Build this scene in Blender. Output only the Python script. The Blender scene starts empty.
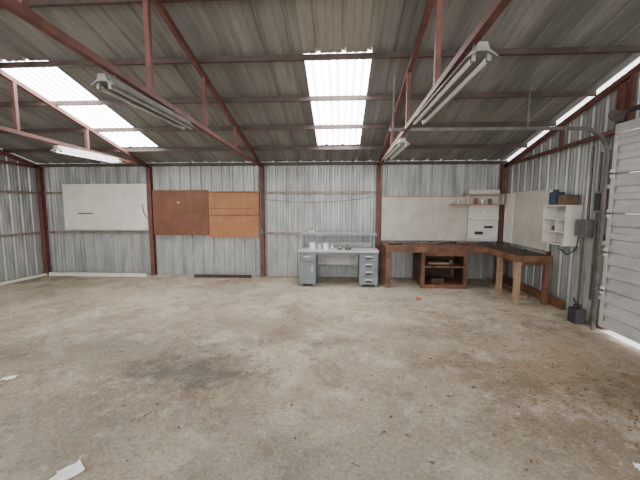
import bpy, bmesh, math, random
from mathutils import Vector, Matrix
random.seed(4)
C=bpy.context.scene.collection

# ---------------------------------------------------------------- materials
def nodes(name):
    m=bpy.data.materials.new(name); m.use_nodes=True
    nt=m.node_tree; b=nt.nodes['Principled BSDF']
    return m,nt,b
def noise_mat(name,c1,c2,scale=4,rough=.6,metal=0,stretch=(1,1,1),bump=0,detail=6,lo=.35,hi=.65,spec=.5,grime=None):
    m,nt,b=nodes(name); N=nt.nodes; L=nt.links
    tc=N.new('ShaderNodeTexCoord'); mp=N.new('ShaderNodeMapping'); mp.inputs['Scale'].default_value=stretch
    nz=N.new('ShaderNodeTexNoise'); nz.inputs['Scale'].default_value=scale; nz.inputs['Detail'].default_value=detail
    nz.inputs['Roughness'].default_value=.65
    r=N.new('ShaderNodeValToRGB'); r.color_ramp.elements[0].position=lo; r.color_ramp.elements[1].position=hi
    r.color_ramp.elements[0].color=(*c1,1); r.color_ramp.elements[1].color=(*c2,1)
    L.new(tc.outputs['Object'],mp.inputs[0]); L.new(mp.outputs[0],nz.inputs['Vector'])
    L.new(nz.outputs['Fac'],r.inputs[0]); out=r.outputs[0]
    if grime:
        g=N.new('ShaderNodeTexNoise'); g.inputs['Scale'].default_value=grime[1]; g.inputs['Detail'].default_value=10; g.inputs['Roughness'].default_value=.75
        mp2=N.new('ShaderNodeMapping'); mp2.inputs['Scale'].default_value=grime[2]
        L.new(tc.outputs['Object'],mp2.inputs[0]); L.new(mp2.outputs[0],g.inputs['Vector'])
        q=N.new('ShaderNodeMapRange'); q.inputs[1].default_value=.50; q.inputs[2].default_value=.68; q.inputs[3].default_value=0; q.inputs[4].default_value=grime[3]
        L.new(g.outputs['Fac'],q.inputs[0])
        x=N.new('ShaderNodeMix'); x.data_type='RGBA'; L.new(q.outputs[0],x.inputs[0]); L.new(out,x.inputs[6]); x.inputs[7].default_value=(*grime[0],1)
        out=x.outputs[2]
    L.new(out,b.inputs['Base Color'])
    b.inputs['Roughness'].default_value=rough; b.inputs['Metallic'].default_value=metal
    b.inputs['Specular IOR Level'].default_value=spec
    if bump:
        bp=N.new('ShaderNodeBump'); bp.inputs['Strength'].default_value=bump; bp.inputs['Distance'].default_value=.01
        L.new(nz.outputs['Fac'],bp.inputs['Height']); L.new(bp.outputs[0],b.inputs['Normal'])
    return m
M_wall=noise_mat('galvanised_wall',(.25,.262,.258),(.48,.495,.485),1.6,.42,.3,(1.8,1.8,.4),grime=((.15,.135,.115),1.3,(2.2,2.2,.35),.6))
M_roof=noise_mat('galvanised_roof',(.16,.16,.153),(.30,.298,.285),1.2,.6,.1,(2.6,.3,1),grime=((.115,.105,.09),1.0,(3,.3,1),.5),spec=.3)
M_red=noise_mat('red_oxide_steel',(.085,.032,.026),(.175,.068,.053),6,.65)
M_purl=noise_mat('purlin_steel',(.05,.032,.028),(.095,.062,.052),5,.6)
M_girt=noise_mat('girt_steel',(.17,.12,.10),(.30,.25,.22),5,.5,.1)
M_white=noise_mat('white_board',(.60,.58,.53),(.75,.73,.68),2,.6,grime=((.42,.38,.31),1.5,(1,1,1),.35))
M_beige=noise_mat('beige_board',(.42,.39,.34),(.58,.545,.485),2.5,.7,grime=((.30,.26,.21),1.8,(1,1,1),.4))
M_bdark=noise_mat('brown_hardboard',(.12,.046,.024),(.19,.076,.038),3,.6,grime=((.09,.035,.02),2,(1,1,1),.6))
M_bor=noise_mat('orange_hardboard',(.31,.125,.052),(.40,.175,.077),3,.6,grime=((.24,.09,.04),2,(1,1,1),.5))
M_wood=noise_mat('bench_wood',(.07,.03,.017),(.21,.095,.05),5,.65,0,(1,1,1))
M_wood2=noise_mat('pale_wood',(.24,.15,.09),(.38,.255,.16),6,.7)
M_wdark=noise_mat('dark_wood',(.035,.02,.013),(.08,.045,.028),5,.7)
M_desk=noise_mat('bluegrey_enamel',(.14,.165,.18),(.22,.255,.275),4,.45)
M_desktop=noise_mat('desk_top_laminate',(.36,.365,.36),(.52,.525,.515),5,.4)
M_gdoor=noise_mat('garage_door_paint',(.36,.365,.355),(.50,.505,.49),2,.5,0,(1,1,3),grime=((.25,.235,.21),2,(1,1,2),.4))
M_steel=noise_mat('track_steel',(.08,.07,.065),(.16,.145,.135),8,.5,.3)
M_black=noise_mat('black_plastic',(.015,.015,.017),(.04,.04,.045),6,.5)
M_blue=noise_mat('blue_paint',(.02,.04,.08),(.03,.06,.11),6,.5)
M_brownbox=noise_mat('brown_box',(.10,.065,.04),(.17,.11,.07),6,.7)
M_tin=noise_mat('tin',(.50,.50,.49),(.70,.70,.69),6,.5,.1)
M_grey=noise_mat('grey_enamel',(.11,.115,.11),(.19,.195,.19),6,.5)
M_lampw=noise_mat('lamp_enamel',(.36,.35,.33),(.52,.51,.49),6,.35)
M_lampd=noise_mat('lamp_enamel_dark',(.13,.125,.12),(.24,.235,.22),6,.4)  # darker grey version of the lamp enamel
M_paper=noise_mat('paper',(.76,.76,.76),(.88,.88,.88),6,.8)
M_straw=noise_mat('straw',(.24,.15,.08),(.42,.31,.18),9,.9)
M_leaf=noise_mat('dead_leaf',(.07,.04,.025),(.17,.10,.06),9,.9)
M_brick=noise_mat('orange_clay',(.5,.12,.05),(.6,.18,.08),6,.8)
M_red2=noise_mat('red_plastic',(.25,.03,.02),(.35,.05,.03),6,.5)
M_thr=noise_mat('daylight_bright_ground',(.80,.79,.77),(.92,.91,.90),20,.9)  # near-white so the daylight strip under the door looks bright
def emis(name,col,s,ribs=False):
    m,nt,b=nodes(name); N=nt.nodes; L=nt.links
    b.inputs['Base Color'].default_value=(.8,.8,.8,1)
    b.inputs['Emission Color'].default_value=(*col,1); b.inputs['Emission Strength'].default_value=s
    if ribs:
        tc=N.new('ShaderNodeTexCoord'); w=N.new('ShaderNodeTexWave'); w.inputs['Scale'].default_value=3.0
        w.inputs['Distortion'].default_value=.6; w.bands_direction='X'
        r=N.new('ShaderNodeMapRange'); r.inputs[3].default_value=s*.3; r.inputs[4].default_value=s
        L.new(tc.outputs['Object'],w.inputs['Vector']); L.new(w.outputs['Fac'],r.inputs[0]); L.new(r.outputs[0],b.inputs['Emission Strength'])
    return m
M_sky=emis('fibreglass_skylight',(1,.99,.97),25,True)
M_skydim=noise_mat('weathered_roof_sheet',(.25,.235,.21),(.36,.34,.30),2,.6,0,(2,.4,1))
M_tube=emis('fluorescent_tube_off',(1,1,1),.0)
M_tubeon=emis('fluorescent_tube_on',(1,1,1),3)

# floor
def floor_mat():
    m,nt,b=nodes('old_concrete'); N=nt.nodes; L=nt.links
    geo=N.new('ShaderNodeNewGeometry')
    def nz(scale,detail=8,rough=.65,dist=0):
        n=N.new('ShaderNodeTexNoise'); n.inputs['Scale'].default_value=scale; n.inputs['Detail'].default_value=detail
        n.inputs['Roughness'].default_value=rough; n.inputs['Distortion'].default_value=dist
        L.new(geo.outputs['Position'],n.inputs['Vector']); return n
    def ramp(src,a,b_,ca,cb):
        r=N.new('ShaderNodeValToRGB'); r.color_ramp.elements[0].position=a; r.color_ramp.elements[1].position=b_
        r.color_ramp.elements[0].color=(*ca,1); r.color_ramp.elements[1].color=(*cb,1); L.new(src,r.inputs[0]); return r
    def mix(f,a,bb,t='MIX'):
        x=N.new('ShaderNodeMix'); x.data_type='RGBA'; x.blend_type=t
        if isinstance(f,float): x.inputs[0].default_value=f
        else: L.new(f,x.inputs[0])
        L.new(a,x.inputs[6])
        if isinstance(bb,tuple): x.inputs[7].default_value=(*bb,1)
        else: L.new(bb,x.inputs[7])
        return x.outputs[2]
    def scaled(src,k):
        q=N.new('ShaderNodeMath'); q.operation='MULTIPLY'; q.inputs[1].default_value=k; L.new(src,q.inputs[0]); return q.outputs[0]
    n1=nz(.6,10,.62,.5); base=ramp(n1.outputs['Fac'],.36,.62,(.27,.215,.155),(.54,.455,.345)).outputs[0]
    n2=nz(1.7,10,.72,.4)
    k=ramp(n2.outputs['Fac'],.50,.62,(0,0,0),(1,1,1)).outputs[0]
    c=mix(scaled(k,.55),base,(.70,.635,.54))
    n3=nz(1.0,11,.78,.3); k3=ramp(n3.outputs['Fac'],.50,.61,(0,0,0),(1,1,1)).outputs[0]
    c=mix(scaled(k3,.72),c,(.19,.152,.11))
    n5=nz(5.5,9,.8,.2); k5=ramp(n5.outputs['Fac'],.52,.62,(0,0,0),(1,1,1)).outputs[0]
    c=mix(scaled(k5,.5),c,(.21,.165,.115))
    n7=nz(7.5,9,.8,.2); k7=ramp(n7.outputs['Fac'],.55,.64,(0,0,0),(1,1,1)).outputs[0]
    c=mix(scaled(k7,.45),c,(.70,.64,.55))
    def blob(cx,cy,rx,ry,col,amt,cin):
        sx=N.new('ShaderNodeMapping'); sx.vector_type='POINT'
        sx.inputs['Location'].default_value=(-cx/rx,-cy/ry,0); sx.inputs['Scale'].default_value=(1/rx,1/ry,0)
        L.new(geo.outputs['Position'],sx.inputs[0])
        ln=N.new('ShaderNodeVectorMath'); ln.operation='LENGTH'; L.new(sx.outputs[0],ln.inputs[0])
        ad=N.new('ShaderNodeMath'); ad.operation='MULTIPLY_ADD'; ad.inputs[1].default_value=5; ad.inputs[2].default_value=-2.5
        L.new(n5.outputs['Fac'],ad.inputs[0])
        s=N.new('ShaderNodeMath'); s.operation='ADD'; L.new(ln.outputs['Value'],s.inputs[0]); L.new(ad.outputs[0],s.inputs[1])
        r=N.new('ShaderNodeMapRange'); r.inputs[1].default_value=.3; r.inputs[2].default_value=1.3; r.inputs[3].default_value=amt; r.inputs[4].default_value=0
        L.new(s.outputs[0],r.inputs[0]); return mix(r.outputs[0],cin,col)
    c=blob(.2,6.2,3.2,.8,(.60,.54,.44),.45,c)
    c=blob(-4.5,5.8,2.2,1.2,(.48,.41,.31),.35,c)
    c=blob(-1.45,3.05,.65,.32,(.09,.085,.075),.75,c)
    c=blob(-2.7,3.5,1.1,.5,(.16,.145,.12),.45,c)
    c=blob(2.5,3.3,1.1,.9,(.24,.16,.09),.55,c)
    c=blob(2.7,2.9,.6,.5,(.10,.08,.055),.6,c)
    c=blob(-.2,1.9,1.8,.6,(.23,.22,.19),.5,c)
    c=blob(-2.6,1.9,.9,.5,(.23,.22,.19),.5,c)
    c=blob(-1.2,4.4,1.6,.3,(.20,.165,.125),.4,c)
    c=blob(1.2,4.2,1.2,.25,(.22,.18,.135),.35,c)
    n4=nz(38,4,.7); g=ramp(n4.outputs['Fac'],.3,.7,(.62,.62,.62),(1.18,1.18,1.18)).outputs[0]
    c=mix(1.0,c,g,'MULTIPLY')
    n6=nz(14,8,.82); k6=ramp(n6.outputs['Fac'],.61,.68,(0,0,0),(.75,.75,.75)).outputs[0]
    c=mix(k6,c,(.12,.085,.055))
    wn=nz(1.3,5); va=N.new('ShaderNodeVectorMath'); va.operation='MULTIPLY_ADD'; va.inputs[1].default_value=(.8,.8,0)
    L.new(wn.outputs['Color'],va.inputs[0]); L.new(geo.outputs['Position'],va.inputs[2])
    v=N.new('ShaderNodeTexVoronoi'); v.feature='DISTANCE_TO_EDGE'; v.inputs['Scale'].default_value=.35; L.new(va.outputs[0],v.inputs['Vector'])
    cr=ramp(v.outputs['Distance'],.0,.004,(.3,.3,.3),(0,0,0)).outputs[0]
    c=mix(cr,c,(.13,.12,.1))
    L.new(c,b.inputs['Base Color']); b.inputs['Roughness'].default_value=.75
    b.inputs['Specular IOR Level'].default_value=.3
    bp=N.new('ShaderNodeBump'); bp.inputs['Strength'].default_value=.35; bp.inputs['Distance'].default_value=.012
    L.new(n5.outputs['Fac'],bp.inputs['Height']); L.new(bp.outputs[0],b.inputs['Normal'])
    return m
M_floor=floor_mat()

# ---------------------------------------------------------------- mesh builder
class MB:
    def __init__(s,name): s.name=name; s.v=[]; s.f=[]; s.mi=[]; s.m=[]; s.sm=[]
    def mat(s,m):
        if m not in s.m: s.m.append(m)
        return s.m.index(m)
    def add(s,vs,fs,m,smooth=False):
        o=len(s.v); s.v+= [tuple(v) for v in vs]; k=s.mat(m)
        for f in fs: s.f.append([o+i for i in f]); s.mi.append(k); s.sm.append(smooth)
    def box(s,x0,x1,y0,y1,z0,z1,m):
        vs=[(x,y,z) for x in(x0,x1) for y in(y0,y1) for z in(z0,z1)]
        s.add(vs,[(0,1,3,2),(4,6,7,5),(0,4,5,1),(2,3,7,6),(0,2,6,4),(1,5,7,3)],m)
    def beam(s,p0,p1,w,h,m,up=(0,0,1)):
        p0=Vector(p0);p1=Vector(p1);d=(p1-p0).normalized();up=Vector(up)
        if abs(d.dot(up))>.99: up=Vector((0,1,0))
        r=d.cross(up).normalized();u=r.cross(d).normalized()
        vs=[p+r*a*w/2+u*b*h/2 for p in(p0,p1) for a in(-1,1) for b in(-1,1)]
        s.add(vs,[(0,1,3,2),(4,6,7,5),(0,4,5,1),(2,3,7,6),(0,2,6,4),(1,5,7,3)],m)
    def cyl(s,p0,p1,r,m,n=14,r2=None):
        if r2 is None:r2=r
        p0=Vector(p0);p1=Vector(p1);d=(p1-p0).normalized();up=Vector((0,0,1))
        if abs(d.z)>.99: up=Vector((1,0,0))
        a=d.cross(up).normalized();b=a.cross(d)
        vs=[];fs=[]
        for p,rr in((p0,r),(p1,r2)):
            for i in range(n):
                t=2*math.pi*i/n; vs.append(p+a*rr*math.cos(t)+b*rr*math.sin(t))
        s.add(vs,[(i,(i+1)%n,n+(i+1)%n,n+i) for i in range(n)],m,True)
        s.add(vs,[tuple(range(n))[::-1],tuple(range(n,2*n))],m)
    def tube(s,pts,r,m,n=8):
        for a,b in zip(pts[:-1],pts[1:]): s.cyl(a,b,r,m,n)
    def done(s,bevel=0):
        xs=[v[0] for v in s.v];ys=[v[1] for v in s.v];zs=[v[2] for v in s.v]
        c=Vector(((min(xs)+max(xs))/2,(min(ys)+max(ys))/2,min(zs)))
        me=bpy.data.meshes.new(s.name); me.from_pydata([Vector(v)-c for v in s.v],[],s.f)
        for m in s.m: me.materials.append(m)
        for p,k,q in zip(me.polygons,s.mi,s.sm): p.material_index=k; p.use_smooth=q
        me.update()
        bm=bmesh.new(); bm.from_mesh(me); bmesh.ops.recalc_face_normals(bm,faces=bm.faces) if s.name not in('ceiling',) else None
        bm.to_mesh(me); bm.free()
        o=bpy.data.objects.new(s.name,me); o.location=c; C.objects.link(o)
        if bevel:
            b=o.modifiers.new('bevel','BEVEL'); b.width=bevel; b.segments=2; b.limit_method='ANGLE'
        return o

WB=7.5; XR=3.5; XL=-6.9; YF=-1.8; EAVE=2.46; SL=.25
def rz(y): return EAVE+SL*(WB-y)          # underside of purlins
def sheetz(y): return rz(y)+.08

# ribbed profile
def profile(a,b,pitch,h):
    pts=[]; k0=math.floor(a/pitch)-1; k1=math.ceil(b/pitch)+1
    raw=[]
    for k in range(k0,k1+1):
        o=k*pitch
        raw+=[(o,0),(o+.018,h),(o+.042,h),(o+.06,0)]
        mid=o+.06+(pitch-.06)/3; raw+=[(mid-.012,0),(mid,h*.3),(mid+.012,0)]
        mid=o+.06+(pitch-.06)*2/3; raw+=[(mid-.012,0),(mid,h*.3),(mid+.012,0)]
    def ev(x):
        for (x0,y0),(x1,y1) in zip(raw[:-1],raw[1:]):
            if x0<=x<=x1: return y0+(y1-y0)*(x-x0)/(x1-x0) if x1>x0 else y0
        return 0
    return [(a,ev(a))]+[p for p in raw if a<p[0]<b]+[(b,ev(b))]
def strip(mb,prof,fn0,fn1,m):
    vs=[];fs=[]
    for t,h in prof: vs+=[fn0(t,h),fn1(t,h)]
    for i in range(len(prof)-1): fs.append((2*i,2*i+2,2*i+3,2*i+1))
    mb.add(vs,fs,m)

# back wall
mb=MB('wall_back'); strip(mb,profile(XL,XR+.02,.24,.022),lambda t,h:(t,WB+h,0),lambda t,h:(t,WB+h,EAVE+.075),M_wall); mb.done()
mb=MB('wall_left'); strip(mb,profile(YF,WB,.24,.022),lambda t,h:(XL-h,t,0),lambda t,h:(XL-h,t,sheetz(t)-.01),M_wall); mb.done()
# right wall (gable) with door opening
DY0,DY1,DZ=1.35,4.4,2.45
WT=.05
mb=MB('wall_right')
strip(mb,profile(DY1,WB,.24,.022),lambda t,h:(XR+h,t,0),lambda t,h:(XR+h,t,sheetz(t)-WT),M_wall)
strip(mb,profile(DY0,DY1,.24,.022),lambda t,h:(XR+h,t,DZ),lambda t,h:(XR+h,t,sheetz(t)-WT),M_wall)
strip(mb,profile(YF,DY0,.24,.022),lambda t,h:(XR+h,t,0),lambda t,h:(XR+h,t,sheetz(t)-WT),M_wall)
mb.done()
# roof
SK=[(-4.42,-3.6),(-.44,.36)]; SY0,SY1=4.18,6.66
mb=MB('ceiling')
def roof(x0,x1,y0,y1,m,mb=mb,dz=0):
    strip(mb,profile(x0,x1,.3,.02),lambda t,h:(t,y0,sheetz(y0)+h+dz),lambda t,h:(t,y1,sheetz(y1)+h+dz),m)
xs=[XL-.1,SK[0][0],SK[0][1],SK[1][0],SK[1][1],XR-.02]
for i in range(5):
    if i==1:
        roof(xs[i],xs[i+1],YF,SY0,M_roof); roof(xs[i],xs[i+1],SY1,WB+.1,M_roof)
    elif i==3:
        roof(xs[i],xs[i+1],YF,3.3,M_roof); roof(xs[i],xs[i+1],3.3,SY0,M_skydim); roof(xs[i],xs[i+1],SY1,WB+.1,M_roof)
    else: roof(xs[i],xs[i+1],YF,WB+.1,M_roof)
mb.done()
for i,(a,b) in enumerate(SK):
    w=MB('window_%d'%(i+1)); roof(a,b,SY0,SY1,M_sky,w); w.done()
# floor
mb=MB('floor'); mb.box(XL-.5,3.335,YF-3,WB+.1,-.1,0,M_floor); mb.box(3.335,XR+.03,DY1+.04,WB+.1,-.1,0,M_floor); mb.box(3.335,XR+.03,YF-3,DY0-.04,-.1,0,M_floor); mb.done()
mb=MB('door_gap_bright_ground'); mb.box(3.335,XR+.03,DY0-.04,DY1+.04,-.1,-.001,M_thr); mb.box(XR+.03,XR+5,YF-3,WB+.1,-.1,-.001,M_thr); mb.done()  # made-up pale ground outside, added to brighten the gap below the door

# columns
COLX=[-6.82,-4.25,-1.72,.82,3.41]
for x in COLX:
    mb=MB('steel_column'); w=.09
    y0,y1=7.38,7.49
    mb.box(x-w/2,x+w/2,y0,y0+.012,0,EAVE,M_red); mb.box(x-w/2,x+w/2,y1-.012,y1,0,EAVE,M_red)
    mb.box(x-.01,x+.01,y0+.012,y1-.012,0,EAVE,M_red); mb.done()
# girts on walls
def girt(a,b,z):
    mb=MB('wall_girt'); mb.box(a,b,7.455,7.495,z+.04,z+.048,M_girt); mb.box(a,b,7.447,7.455,z,z+.048,M_girt); mb.done()
for i in range(4):
    a=COLX[i]+.05; b=COLX[i+1]-.05
    for z in(.95,1.85):
        if i==3 and z>1: continue
        girt(a,b,z)
for z in(.95,1.85):
    mb=MB('wall_girt'); mb.box(XL+.005,XL+.042,YF,7.37,z+.04,z+.048,M_girt); mb.box(XL+.042,XL+.05,YF,7.37,z,z+.048,M_girt); mb.done()
mb=MB('eave_beam'); mb.box(XL+.02,XR-.02,7.42,7.49,EAVE+.002,EAVE+.06,M_purl); mb.done()
# purlins (C section)
for y in(6.7,5.87,5.03,4.18,3.33,2.48,1.63,.78,-.07,-.92):
    mb=MB('roof_purlin'); z=rz(y)
    mb.box(XL+.01,XR-.02,y-.004,y+.004,z+.008,z+.075,M_purl); mb.box(XL+.01,XR-.02,y-.04,y+.004,z,z+.008,M_purl); mb.done()
# trusses
def lowz(y): return EAVE+.035*(WB-y)
for k,x in enumerate(COLX):
    mb=MB('roof_truss'); d=.06 if k==4 else 0
    mb.beam((x,7.37,rz(7.37)-.035-d),(x,YF,rz(YF)-.035-d),.05,.06,M_red)
    mb.beam((x,7.37,lowz(7.37)-.02-d*.5),(x,YF,lowz(YF)-.02-d*.5),.05,.05,M_red)
    for y in(5.6,4.35,3.1,1.85,.6):
        mb.beam((x,y,lowz(y)-.02),(x,y,rz(y)-.05-d),.045,.045,M_red)
    mb.done()

# fluorescent lights
def fluo(x,y0,y1,z,body,tube,s=.8):
    mb=MB('fluorescent_light')
    pr=[(-.035,.07),(.035,.07),(.05,.03),(.12,-.01),(.115,-.014),(.04,.02),(-.04,.02),(-.115,-.014),(-.12,-.01),(-.05,.03)]
    n=len(pr); vs=[(x+a*s,y,z+b) for y in(y0,y1) for a,b in pr]
    mb.add(vs,[(i,(i+1)%n,n+(i+1)%n,n+i) for i in range(n)]+[tuple(range(n)),tuple(range(n,2*n))],body)
    for dx in(-.045,.045):
        mb.cyl((x+dx,y0+.05,z-.012),(x+dx,y1-.05,z-.012),.016,tube,12)
        for yy in(y0+.02,y1-.045): mb.box(x+dx-.012,x+dx+.012,yy,yy+.025,z-.03,z+.025,body)
    for yy in(y0+.15,y1-.15):
        mb.cyl((x,yy,z+.065),(x,yy,lowz(yy)-.045),.006,M_steel,6)
    mb.done()
M_tubeg=noise_mat('grey_fluorescent_tube',(.30,.30,.285),(.42,.42,.40),5,.3)  # mid-grey tube colour
fluo(-1.72,2.45,3.85,2.47,M_lampd,M_tubeg,.75)
fluo(.82,2.12,3.75,2.47,M_lampd,M_tube,.75)
fluo(.82,4.65,6.1,2.41,M_lampw,M_tube)
fluo(-4.25,4.95,6.35,2.42,M_lampw,M_tubeon)

# wall boards
def screws(mb,x0,x1,z0,z1,y):
    for x in(x0+.05,(x0+x1)/2,x1-.05):
        for z in(z0+.05,z1-.05): mb.cyl((x,y,z),(x,y-.006,z),.008,M_steel,8)
mb=MB('white_wall_board'); mb.box(-6.28,-4.32,7.40,7.42,1.03,2.07,M_white); screws(mb,-6.28,-4.32,1.03,2.07,7.40)
mb.box(-5.95,-5.6,7.39,7.40,1.40,1.425,M_steel); mb.box(-6.28,-4.32,7.395,7.40,1.04,1.055,M_beige)
mb.tube([(-4.42,7.39,1.62),(-4.40,7.385,1.45),(-4.34,7.385,1.33),(-4.30,7.37,1.30)],.008,M_black,6); mb.done()
mb=MB('brown_hardboard_panel'); mb.box(-4.19,-2.92,7.40,7.42,.93,1.93,M_bdark); screws(mb,-4.19,-2.92,.93,1.93,7.40); mb.box(-3.62,-3.57,7.39,7.40,1.64,1.67,M_beige); mb.done()
mb=MB('orange_hardboard_panel'); mb.box(-2.91,-1.78,7.40,7.42,.88,1.90,M_bor); mb.box(-2.90,-1.79,7.385,7.40,1.37,1.385,M_bdark)
mb.box(-2.91,-1.95,7.395,7.40,1.52,1.53,M_bdark); mb.box(-2.90,-1.79,7.392,7.40,1.87,1.89,M_bdark); screws(mb,-2.91,-1.78,.9,1.85,7.4); mb.done()
mb=MB('beige_wall_board'); mb.box(.89,2.70,7.40,7.42,.84,1.80,M_beige); screws(mb,.89,2.7,.84,1.8,7.4)
mb.box(.90,2.69,7.39,7.40,1.77,1.79,M_wood2); mb.done()
mb=MB('outlet_box'); mb.box(-1.78,-1.70,7.32,7.375,.95,1.08,M_grey); mb.cyl((-1.74,7.36,1.08),(-1.74,7.36,2.42),.01,M_grey,8)
mb.cyl((-1.74,7.32,1.04),(-1.74,7.312,1.04),.02,M_black,12); mb.cyl((-1.74,7.32,.99),(-1.74,7.312,.99),.02,M_black,12); mb.done()
pts=[(-1.66+2.4*t,7.43,1.72+.06*t-.09*math.sin(math.pi*t)) for t in [i/14 for i in range(15)]]
mb=MB('hanging_cable'); mb.tube(pts,.006,M_steel,6); mb.done()

# corner pegboard + shelf
mb=MB('corner_tool_shelf')
mb.box(2.715,3.34,7.40,7.42,.84,1.92,M_white)
mb.box(2.60,3.35,7.15,7.40,1.80,1.825,M_wood2)
mb.box(2.30,3.35,7.20,7.40,1.60,1.62,M_wood2)
for x in(2.62,3.32): mb.box(x,x+.02,7.18,7.40,1.62,1.80,M_beige)
mb.box(2.75,3.30,7.30,7.40,1.30,1.32,M_white); mb.box(2.75,3.30,7.29,7.30,1.30,1.35,M_white)
mb.box(3.02,3.26,7.385,7.40,1.09,1.19,M_tin); mb.box(3.05,3.22,7.375,7.385,1.11,1.16,M_black)
for x,z in((2.8,1.45),(2.95,1.47),(3.1,1.45)): mb.cyl((x,7.40,z),(x,7.35,z),.006,M_steel,6)
mb.box(2.86,3.02,7.36,7.40,.98,1.04,M_black); mb.box(2.74,3.3,7.32,7.40,.84,.90,M_tin)
mb.done()
mb=MB('white_side_board'); mb.box(3.42,3.44,5.75,6.95,.84,1.85,M_beige)
mb.box(3.41,3.42,6.95,7.30,.84,1.83,M_white); mb.box(3.44,3.498,5.76,7.3,1.2,1.25,M_girt); mb.box(3.44,3.498,5.76,7.3,1.6,1.65,M_girt)
mb.box(3.41,3.42,5.76,5.79,.84,1.85,M_white)
mb.box(3.44,3.498,5.80,5.84,0.001,.84,M_wood); mb.box(3.465,3.498,7.2,7.24,0.001,.84,M_wood); mb.done()
mb=MB('storage_tins')
for x,r,h,m in((2.45,.03,.07,M_tin),(2.72,.035,.09,M_tin),(2.82,.03,.12,M_red2),(2.95,.04,.08,M_tin),(3.1,.035,.11,M_brownbox)):
    mb.cyl((x,7.29,1.621),(x,7.29,1.621+h),r,m,14); mb.cyl((x,7.29,1.621+h),(x,7.29,1.631+h),r*.85,M_tin,14)
mb.done()
# clutter on bench top
mb=MB('hand_tools')
for x,y,l,a,m in((1.1,6.9,.25,.3,M_black),(1.35,7.1,.3,-.2,M_steel),(1.9,7.0,.22,.1,M_brownbox),(2.2,7.15,.35,.05,M_black),(2.5,6.95,.2,.6,M_red2),(3.05,6.4,.25,1.3,M_steel),(3.1,5.9,.2,1.0,M_black),(2.95,6.9,.3,.4,M_steel)):
    dx=math.cos(a)*l/2; dy=math.sin(a)*l/2; mb.cyl((x-dx,y-dy,.815),(x+dx,y+dy,.815),.012,m,8); mb.box(x+dx-.03,x+dx+.03,y+dy-.02,y+dy+.02,.801,.845,m)
mb.done()

# right wall small shelf : open white cabinet facing the room
mb=MB('wall_shelf')
y0,y1,x0,x1,z0,z1=5.14,5.70,3.27,3.495,1.00,1.60
mb.box(x1-.012,x1,y0,y1,z0,z1,M_beige)
for z in(z0,z0+.19,z0+.38,z1-.015): mb.box(x0,x1-.012,y0+.015,y1-.015,z,z+.015,M_white)
for y in(y0,y1-.015): mb.box(x0,x1-.012,y,y+.015,z0,z1,M_white)
mb.box(x0+.02,x1-.012,5.40,5.41,z0+.205,z0+.38,M_white)
for y,z,h,r,m in((5.22,z0+.015,.1,.03,M_brownbox),(5.32,z0+.015,.08,.03,M_tin),(5.48,z0+.205,.11,.035,M_black),(5.58,z0+.205,.07,.03,M_brownbox),(5.24,z0+.395,.08,.03,M_blue)):
    mb.cyl((3.38,y,z),(3.38,y,z+h),r,m,12)
mb.done()
mb=MB('oil_can'); mb.box(3.30,3.44,5.46,5.63,1.601,1.80,M_blue); mb.cyl((3.34,5.50,1.80),(3.34,5.50,1.84),.02,M_black,10); mb.beam((3.33,5.58,1.82),(3.42,5.58,1.82),.02,.03,M_black); mb.done(.006)
mb=MB('cardboard_box'); mb.box(3.30,3.46,5.18,5.40,1.601,1.74,M_brownbox); mb.box(3.29,3.47,5.17,5.285,1.74,1.748,M_brownbox); mb.box(3.29,3.47,5.285,5.41,1.74,1.752,M_brownbox); mb.done()
mb=MB('electrical_box'); mb.box(3.36,3.495,4.84,5.07,1.16,1.40,M_grey); mb.box(3.35,3.36,4.86,5.05,1.18,1.38,M_steel); mb.cyl((3.35,4.88,1.29),(3.335,4.88,1.29),.012,M_steel,10)
mb.cyl((3.45,4.96,1.40),(3.45,4.96,2.40),.016,M_steel,8); mb.cyl((3.45,5.02,1.16),(3.45,5.02,.0),.016,M_steel,8)
for yy,za,zb,r in((4.80,.3,2.3,.014),(4.74,0,1.5,.016)): mb.cyl((3.45,yy,za),(3.45,yy,zb),r,M_steel,8)
mb.box(3.40,3.49,4.66,4.80,1.5,1.78,M_grey); mb.box(3.39,3.40,4.68,4.78,1.53,1.75,M_black); mb.cyl((3.45,4.70,1.78),(3.45,4.70,2.5),.014,M_steel,8)
mb.box(3.42,3.49,4.56,4.63,1.1,1.22,M_black); mb.tube([(3.45,4.6,1.22),(3.44,4.6,1.6),(3.42,4.62,1.9),(3.45,4.66,2.3)],.01,M_black,6)
mb.tube([(3.44,5.07,1.3),(3.43,5.12,.95),(3.42,5.3,.85),(3.44,5.5,.92)],.008,M_black,6)
mb.done()

# L-shaped workbench
mb=MB('corner_workbench'); H=.80; F=6.50
mb.box(.88,2.80,F+.02,7.34,H-.04,H,M_wood); mb.box(.88,2.80,F,F+.02,H-.10,H,M_wood)
mb.box(2.80,3.34,5.50,7.34,H-.04,H,M_wdark); mb.box(2.78,2.80,5.50,F,H-.10,H,M_wood); mb.box(2.80,3.34,5.48,5.50,H-.10,H,M_wood)
mb.box(.88,.97,F+.03,F+.12,0,H-.04,M_wood); mb.box(.88,.97,7.24,7.32,0,H-.04,M_wood)
for x in(1.56,2.36): mb.box(x,x+.07,F+.03,F+.10,0,H-.04,M_wood); mb.box(x,x+.07,7.24,7.31,0,H-.04,M_wood)
mb.box(1.565,2.425,F+.05,7.28,.04,.07,M_wood); mb.box(1.565,2.425,F+.05,7.28,.40,.43,M_wood); mb.box(1.57,1.585,F+.10,7.24,.07,H-.04,M_wdark); mb.box(2.405,2.42,F+.10,7.24,.07,H-.04,M_wdark)
mb.box(1.63,2.36,7.25,7.265,.07,H-.04,M_wdark)
mb.box(1.63,2.36,F+.032,F+.05,H-.17,H-.10,M_wood)
mb.box(1.63,2.36,F+.032,F+.05,.0,.07,M_wood)
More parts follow.
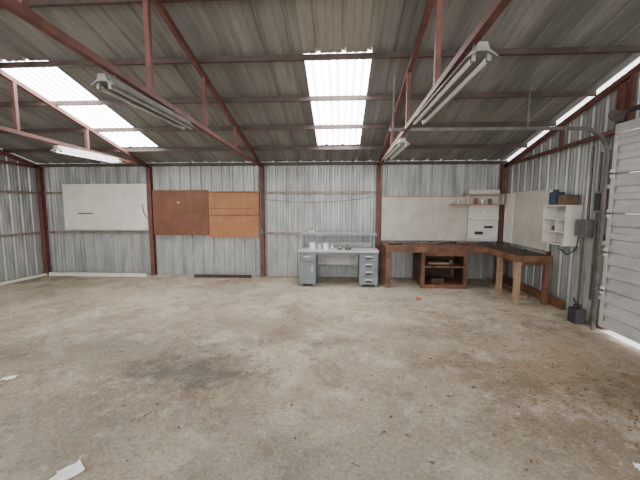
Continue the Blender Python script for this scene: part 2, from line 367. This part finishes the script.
for y in(6.12,5.52): mb.box(2.81,2.89,y,y+.08,0,H-.04,M_wood2)
mb.box(3.26,3.33,5.52,5.60,0,H-.04,M_wood); mb.box(3.26,3.33,7.2,7.28,0,H-.04,M_wood)
mb.box(2.89,3.26,5.54,5.57,H-.16,H-.10,M_wood)
# scrap lying on lower shelves
mb.box(1.75,2.15,6.75,7.0,.431,.47,M_wood2); mb.box(1.8,2.05,6.7,6.95,.071,.16,M_wdark); mb.cyl((2.2,6.8,.431),(2.2,6.8,.53),.04,M_brownbox,12)
mb.done(.004)
mb=MB('wood_plank'); mb.box(3.39,3.43,5.3,7.2,0,.15,M_wood); mb.done(.003)
mb=MB('timber_offcut'); mb.box(3.0,3.22,5.9,6.9,.0,.05,M_wood2); mb.box(3.02,3.15,6.1,6.8,.05,.09,M_wood); mb.done()

# metal desk
mb=MB('metal_desk'); X0,X1,Y0,Y1,HD=-.80,.74,6.52,7.15,.72
mb.box(X0-.01,X1+.01,Y0-.02,Y1+.02,HD-.035,HD,M_desktop)
for a,b in((X0,X0+.33),(X1-.36,X1)):
    mb.box(a,b,Y0+.02,Y1,.05,HD-.035,M_desk)
    for xx in(a+.02,b-.06):
        for yy in(Y0+.04,Y1-.06): mb.box(xx,xx+.04,yy,yy+.04,0,.05,M_desk)
a,b=X1-.36,X1
for i in range(4):
    z=.07+i*.152; mb.box(a+.015,b-.015,Y0+.002,Y0+.02,z,z+.138,M_desk)
    mb.box(a+.11,b-.11,Y0-.014,Y0+.002,z+.075,z+.095,M_tin); mb.box(a+.12,b-.12,Y0-.004,Y0+.002,z+.03,z+.06,M_black)
a,b=X0,X0+.33
mb.box(a+.015,b-.015,Y0+.002,Y0+.02,.07,.50,M_desk); mb.box(a+.015,b-.015,Y0+.002,Y0+.02,.515,.67,M_desk)
mb.box(b-.08,b-.06,Y0-.014,Y0+.002,.3,.42,M_tin); mb.box(a+.1,b-.1,Y0-.014,Y0+.002,.59,.61,M_tin)
mb.box(X0+.33,X1-.36,Y0+.06,Y0+.08,HD-.10,HD-.035,M_desk)
mb.box(X0+.33,X1-.36,Y1-.06,Y1-.04,.35,HD-.035,M_desktop)
for x in(X0+.03,X1-.07):
    for y in(6.88,7.10): mb.box(x,x+.035,y,y+.03,HD,1.0,M_desk)
    mb.box(x+.002,x+.033,6.91,7.10,.97,.99,M_desk)
mb.box(X0,X1,6.861,7.15,1.0,1.025,M_desktop); mb.box(X0,X1,6.845,6.861,.975,1.03,M_desk)
mb.box(X0+.07,X1-.07,7.13,7.14,HD,HD+.10,M_desktop)
mb.done(.003)
mb=MB('paint_can')
for x,y,r,h,m in((-.55,6.72,.06,.13,M_paper),(-.41,6.78,.05,.09,M_tin),(-.28,6.68,.055,.12,M_paper),(-.16,6.76,.035,.08,M_tin)):
    z=HD+.001
    mb.cyl((x,y,z),(x,y,z+h),r,m,20); mb.cyl((x,y,z+h),(x,y,z+h+.008),r*1.05,M_tin,20)
mb.done()
mb=MB('bench_vise'); z=HD+.001; mb.box(.10,.22,6.68,6.80,z,HD+.03,M_black); mb.box(.12,.2,6.64,6.72,HD+.03,HD+.10,M_grey); mb.box(.12,.2,6.76,6.80,HD+.03,HD+.10,M_grey); mb.cyl((.16,6.80,HD+.06),(.16,6.6,HD+.06),.012,M_steel,10); mb.cyl((.10,6.61,HD+.06),(.22,6.61,HD+.06),.006,M_steel,8); mb.done()
mb=MB('parts_tray'); z=HD+.001; mb.box(-.05,.05,6.62,6.75,z,z+.012,M_brownbox)
for q in((-.05,-.045,6.62,6.75),(.045,.05,6.62,6.75),(-.045,.045,6.62,6.625),(-.045,.045,6.745,6.75)): mb.box(*q,z+.012,z+.05,M_brownbox)
mb.box(-.03,.02,6.65,6.70,z+.012,z+.06,M_white); mb.done()
mb=MB('storage_jar'); 
for x in(-.62,-.55): mb.cyl((x,7.0,1.025),(x,7.0,1.09),.025,M_tin,12); mb.cyl((x,7.0,1.09),(x,7.0,1.105),.028,M_red2,12)
mb.done()

# floor trims & bits at wall
mb=MB('white_trim_board'); mb.box(-6.6,-4.32,7.22,7.27,0,.075,M_white); mb.box(-6.6,-4.32,7.27,7.31,0,.03,M_white); mb.done()
mb=MB('plastic_pipe'); mb.cyl((-6.78,5.9,.03),(-6.66,7.2,.03),.03,M_white,12); mb.cyl((-6.785,5.85,.036),(-6.775,5.95,.036),.036,M_white,12); mb.done()
mb=MB('steel_bar'); mb.box(-3.25,-1.95,7.24,7.29,0,.01,M_wdark); mb.box(-3.25,-1.95,7.29,7.30,0,.06,M_wdark); mb.done()
mb=MB('clay_brick_fragment'); mb.box(1.30,1.38,5.7,5.75,0,.035,M_brick); mb.box(1.33,1.36,5.68,5.70,0,.02,M_brick); mb.done(.006)

# fuel can
mb=MB('fuel_can'); x,y=3.24,4.72
mb.box(x-.07,x+.07,y-.08,y+.08,0,.20,M_black); mb.cyl((x,y+.03,.20),(x,y+.03,.24),.03,M_black,12); mb.cyl((x,y+.03,.24),(x,y+.09,.32),.012,M_black,8)
mb.beam((x,y-.06,.20),(x,y-.06,.25),.025,.02,M_black); mb.beam((x,y-.07,.25),(x,y+.02,.25),.025,.02,M_black); mb.done(.012)

# garage door
mb=MB('door_1')
GZ=.075
n=5; ph=(DZ-GZ)/n
for i in range(n):
    z=GZ+i*ph
    prof=[(3.305,0),(3.28,.014),(3.28,.07),(3.30,.09),(3.30,.15),(3.275,.17),(3.275,.23),(3.30,.25),(3.30,.31),(3.275,.33),(3.275,.39),(3.285,.405),(3.285,ph-.018),(3.315,ph-.003)]
    vs=[];
    for yy in(DY0+.02,DY1-.03):
        for px,pz in prof: vs.append((px,yy,z+pz))
        vs+= [(3.32,yy,z+ph-.003),(3.32,yy,z)]
    k=len(prof)+2
    mb.add(vs,[(j,(j+1)%k,k+(j+1)%k,k+j) for j in range(k)]+[tuple(range(k)),tuple(range(k,2*k))],M_gdoor)
    for yy in(DY1-.09,3.6,2.8,2.0):
        mb.box(3.262,3.275,yy,yy+.05,z+.01,z+ph-.02,M_gdoor)
        if i: mb.box(3.25,3.262,yy-.005,yy+.055,z-.05,z+.05,M_tin); mb.cyl((3.245,yy-.01,z),(3.245,yy+.06,z),.012,M_steel,8)
    mb.cyl((3.25,DY1-.04,z+.05),(3.25,DY1-.012,z+.05),.012,M_steel,8)
mb.done()
for i,y in enumerate((DY1+.01,DY0-.05)):
    mb=MB('garage_door_track')
    pts=[(3.25,y+.02,0.0),(3.25,y+.02,2.2)]
    for k in range(1,9):
        t=k/8*math.pi/2; pts.append((3.25-.33*(1-math.cos(t)),y+.02,2.2+.33*math.sin(t)))
    pts.append((.62,y+.02,2.54))
    for a,b in zip(pts[:-1],pts[1:]): mb.beam(a,b,.03,.04,M_steel,up=(1,0,0) if abs(b[0]-a[0])<abs(b[2]-a[2]) else (0,0,1))
    for z in(.4,1.1,1.8): mb.box(3.27,3.38,y+.037,y+.042,z,z+.05,M_steel)
    for x in(.66,2.3): mb.beam((x,y+.037,2.55),(x,y+.037,rz(y)-.02),.02,.005,M_steel)
    mb.done()
mb=MB('door_frame'); 
for y in(DY1+.045,DY0-.12): mb.box(3.38,3.495,y,y+.09,0,sheetz(y)-.24,M_red)
mb.box(3.33,3.495,DY0-.03,DY1+.045,DZ+.01,DZ+.12,M_gdoor); mb.done()
mb=MB('torsion_spring'); mb.cyl((3.24,DY0-.03,2.66),(3.24,DY1+.04,2.66),.013,M_steel,10)
for k in range(70):
    y=2.6+k*.022
    mb.cyl((3.24,y,2.66),(3.24,y+.014,2.66),.03,M_black,12)
for y in(DY1-.05,DY0+.05,2.4): mb.cyl((3.24,y,2.66),(3.24,y+.03,2.66),.06,M_steel,18); mb.box(3.24,3.49,y+.04,y+.05,2.6,2.72,M_steel)
mb.done()

# papers
def paper(x,y,s,rot,name='paper_scrap'):
    me=bpy.data.meshes.new(name); bm=bmesh.new(); n=8; g=[]
    for i in range(n+1):
        for j in range(n+1):
            a=(i/n-.5)*s; b=(j/n-.5)*s*.75
            g.append(bm.verts.new((a+random.uniform(-.004,.004),b+random.uniform(-.004,.004),.006+abs(random.gauss(0,.004))+.25*s*max(0,(i/n-.7))**1.5)))
    for i in range(n):
        for j in range(n):
            if i<2 and j>5: continue
            k=i*(n+1)+j; bm.faces.new((g[k],g[k+n+1],g[k+n+2],g[k+1]))
    bmesh.ops.delete(bm,geom=[v for v in bm.verts if not v.link_faces],context='VERTS')
    bm.to_mesh(me); bm.free(); me.materials.append(M_paper)
    o=bpy.data.objects.new(name,me); o.location=(x,y,0); o.rotation_euler=(0,0,rot); C.objects.link(o)
paper(-1.62,1.78,.16,.9); paper(-3.05,2.82,.11,.2); paper(1.83,2.03,.06,1.2)

# debris
mb=MB('floor_debris')
def bit(x,y,l,m):
    a=random.uniform(0,math.pi); dx=math.cos(a)*l/2; dy=math.sin(a)*l/2; w=random.uniform(.002,.004)
    mb.beam((x-dx,y-dy,.004),(x+dx,y+dy,random.uniform(.003,.012)),w,.002,m)
def leaf(x,y,s,m):
    a=random.uniform(0,6.28); pts=[]
    for k in range(6):
        t=a+k*math.pi/3; r=s*(1 if k%3==0 else .45); pts.append((x+r*math.cos(t),y+r*math.sin(t),.003+random.uniform(0,.006)))
    mb.add(pts,[(0,1,2,3,4,5)],m)
for _ in range(800):
    x=random.gauss(2.35,.6);y=random.gauss(3.5,.9)
    if x<3.15 and 1<y<6.3: bit(x,y,random.uniform(.02,.10),M_straw)
for _ in range(420):
    x=random.uniform(-6,3.0);y=random.uniform(1,7); bit(x,y,random.uniform(.01,.07),random.choice((M_straw,M_leaf)))
for _ in range(600):
    x=random.uniform(-5,3.0);y=1.3+5.6*random.random()**1.1; leaf(x,y,random.uniform(.006,.024),random.choice((M_leaf,M_leaf,M_straw)))
for _ in range(140):
    leaf(random.gauss(2.2,.5),random.gauss(2.9,.5),random.uniform(.008,.022),M_leaf)
mb.done()

# ---------------------------------------------------------------- light
w=bpy.data.worlds.new('overcast_sky'); bpy.context.scene.world=w; w.use_nodes=True
w.node_tree.nodes['Background'].inputs[0].default_value=(1,.985,.96,1); w.node_tree.nodes['Background'].inputs[1].default_value=4.0

cam=bpy.data.cameras.new('camera'); co=bpy.data.objects.new('camera',cam); C.objects.link(co)
cam.sensor_width=36; cam.lens=19.1; cam.clip_start=.05
co.location=(0,0,1.6); co.rotation_euler=(math.radians(90-5.88),0,math.radians(3.4))
bpy.context.scene.camera=co
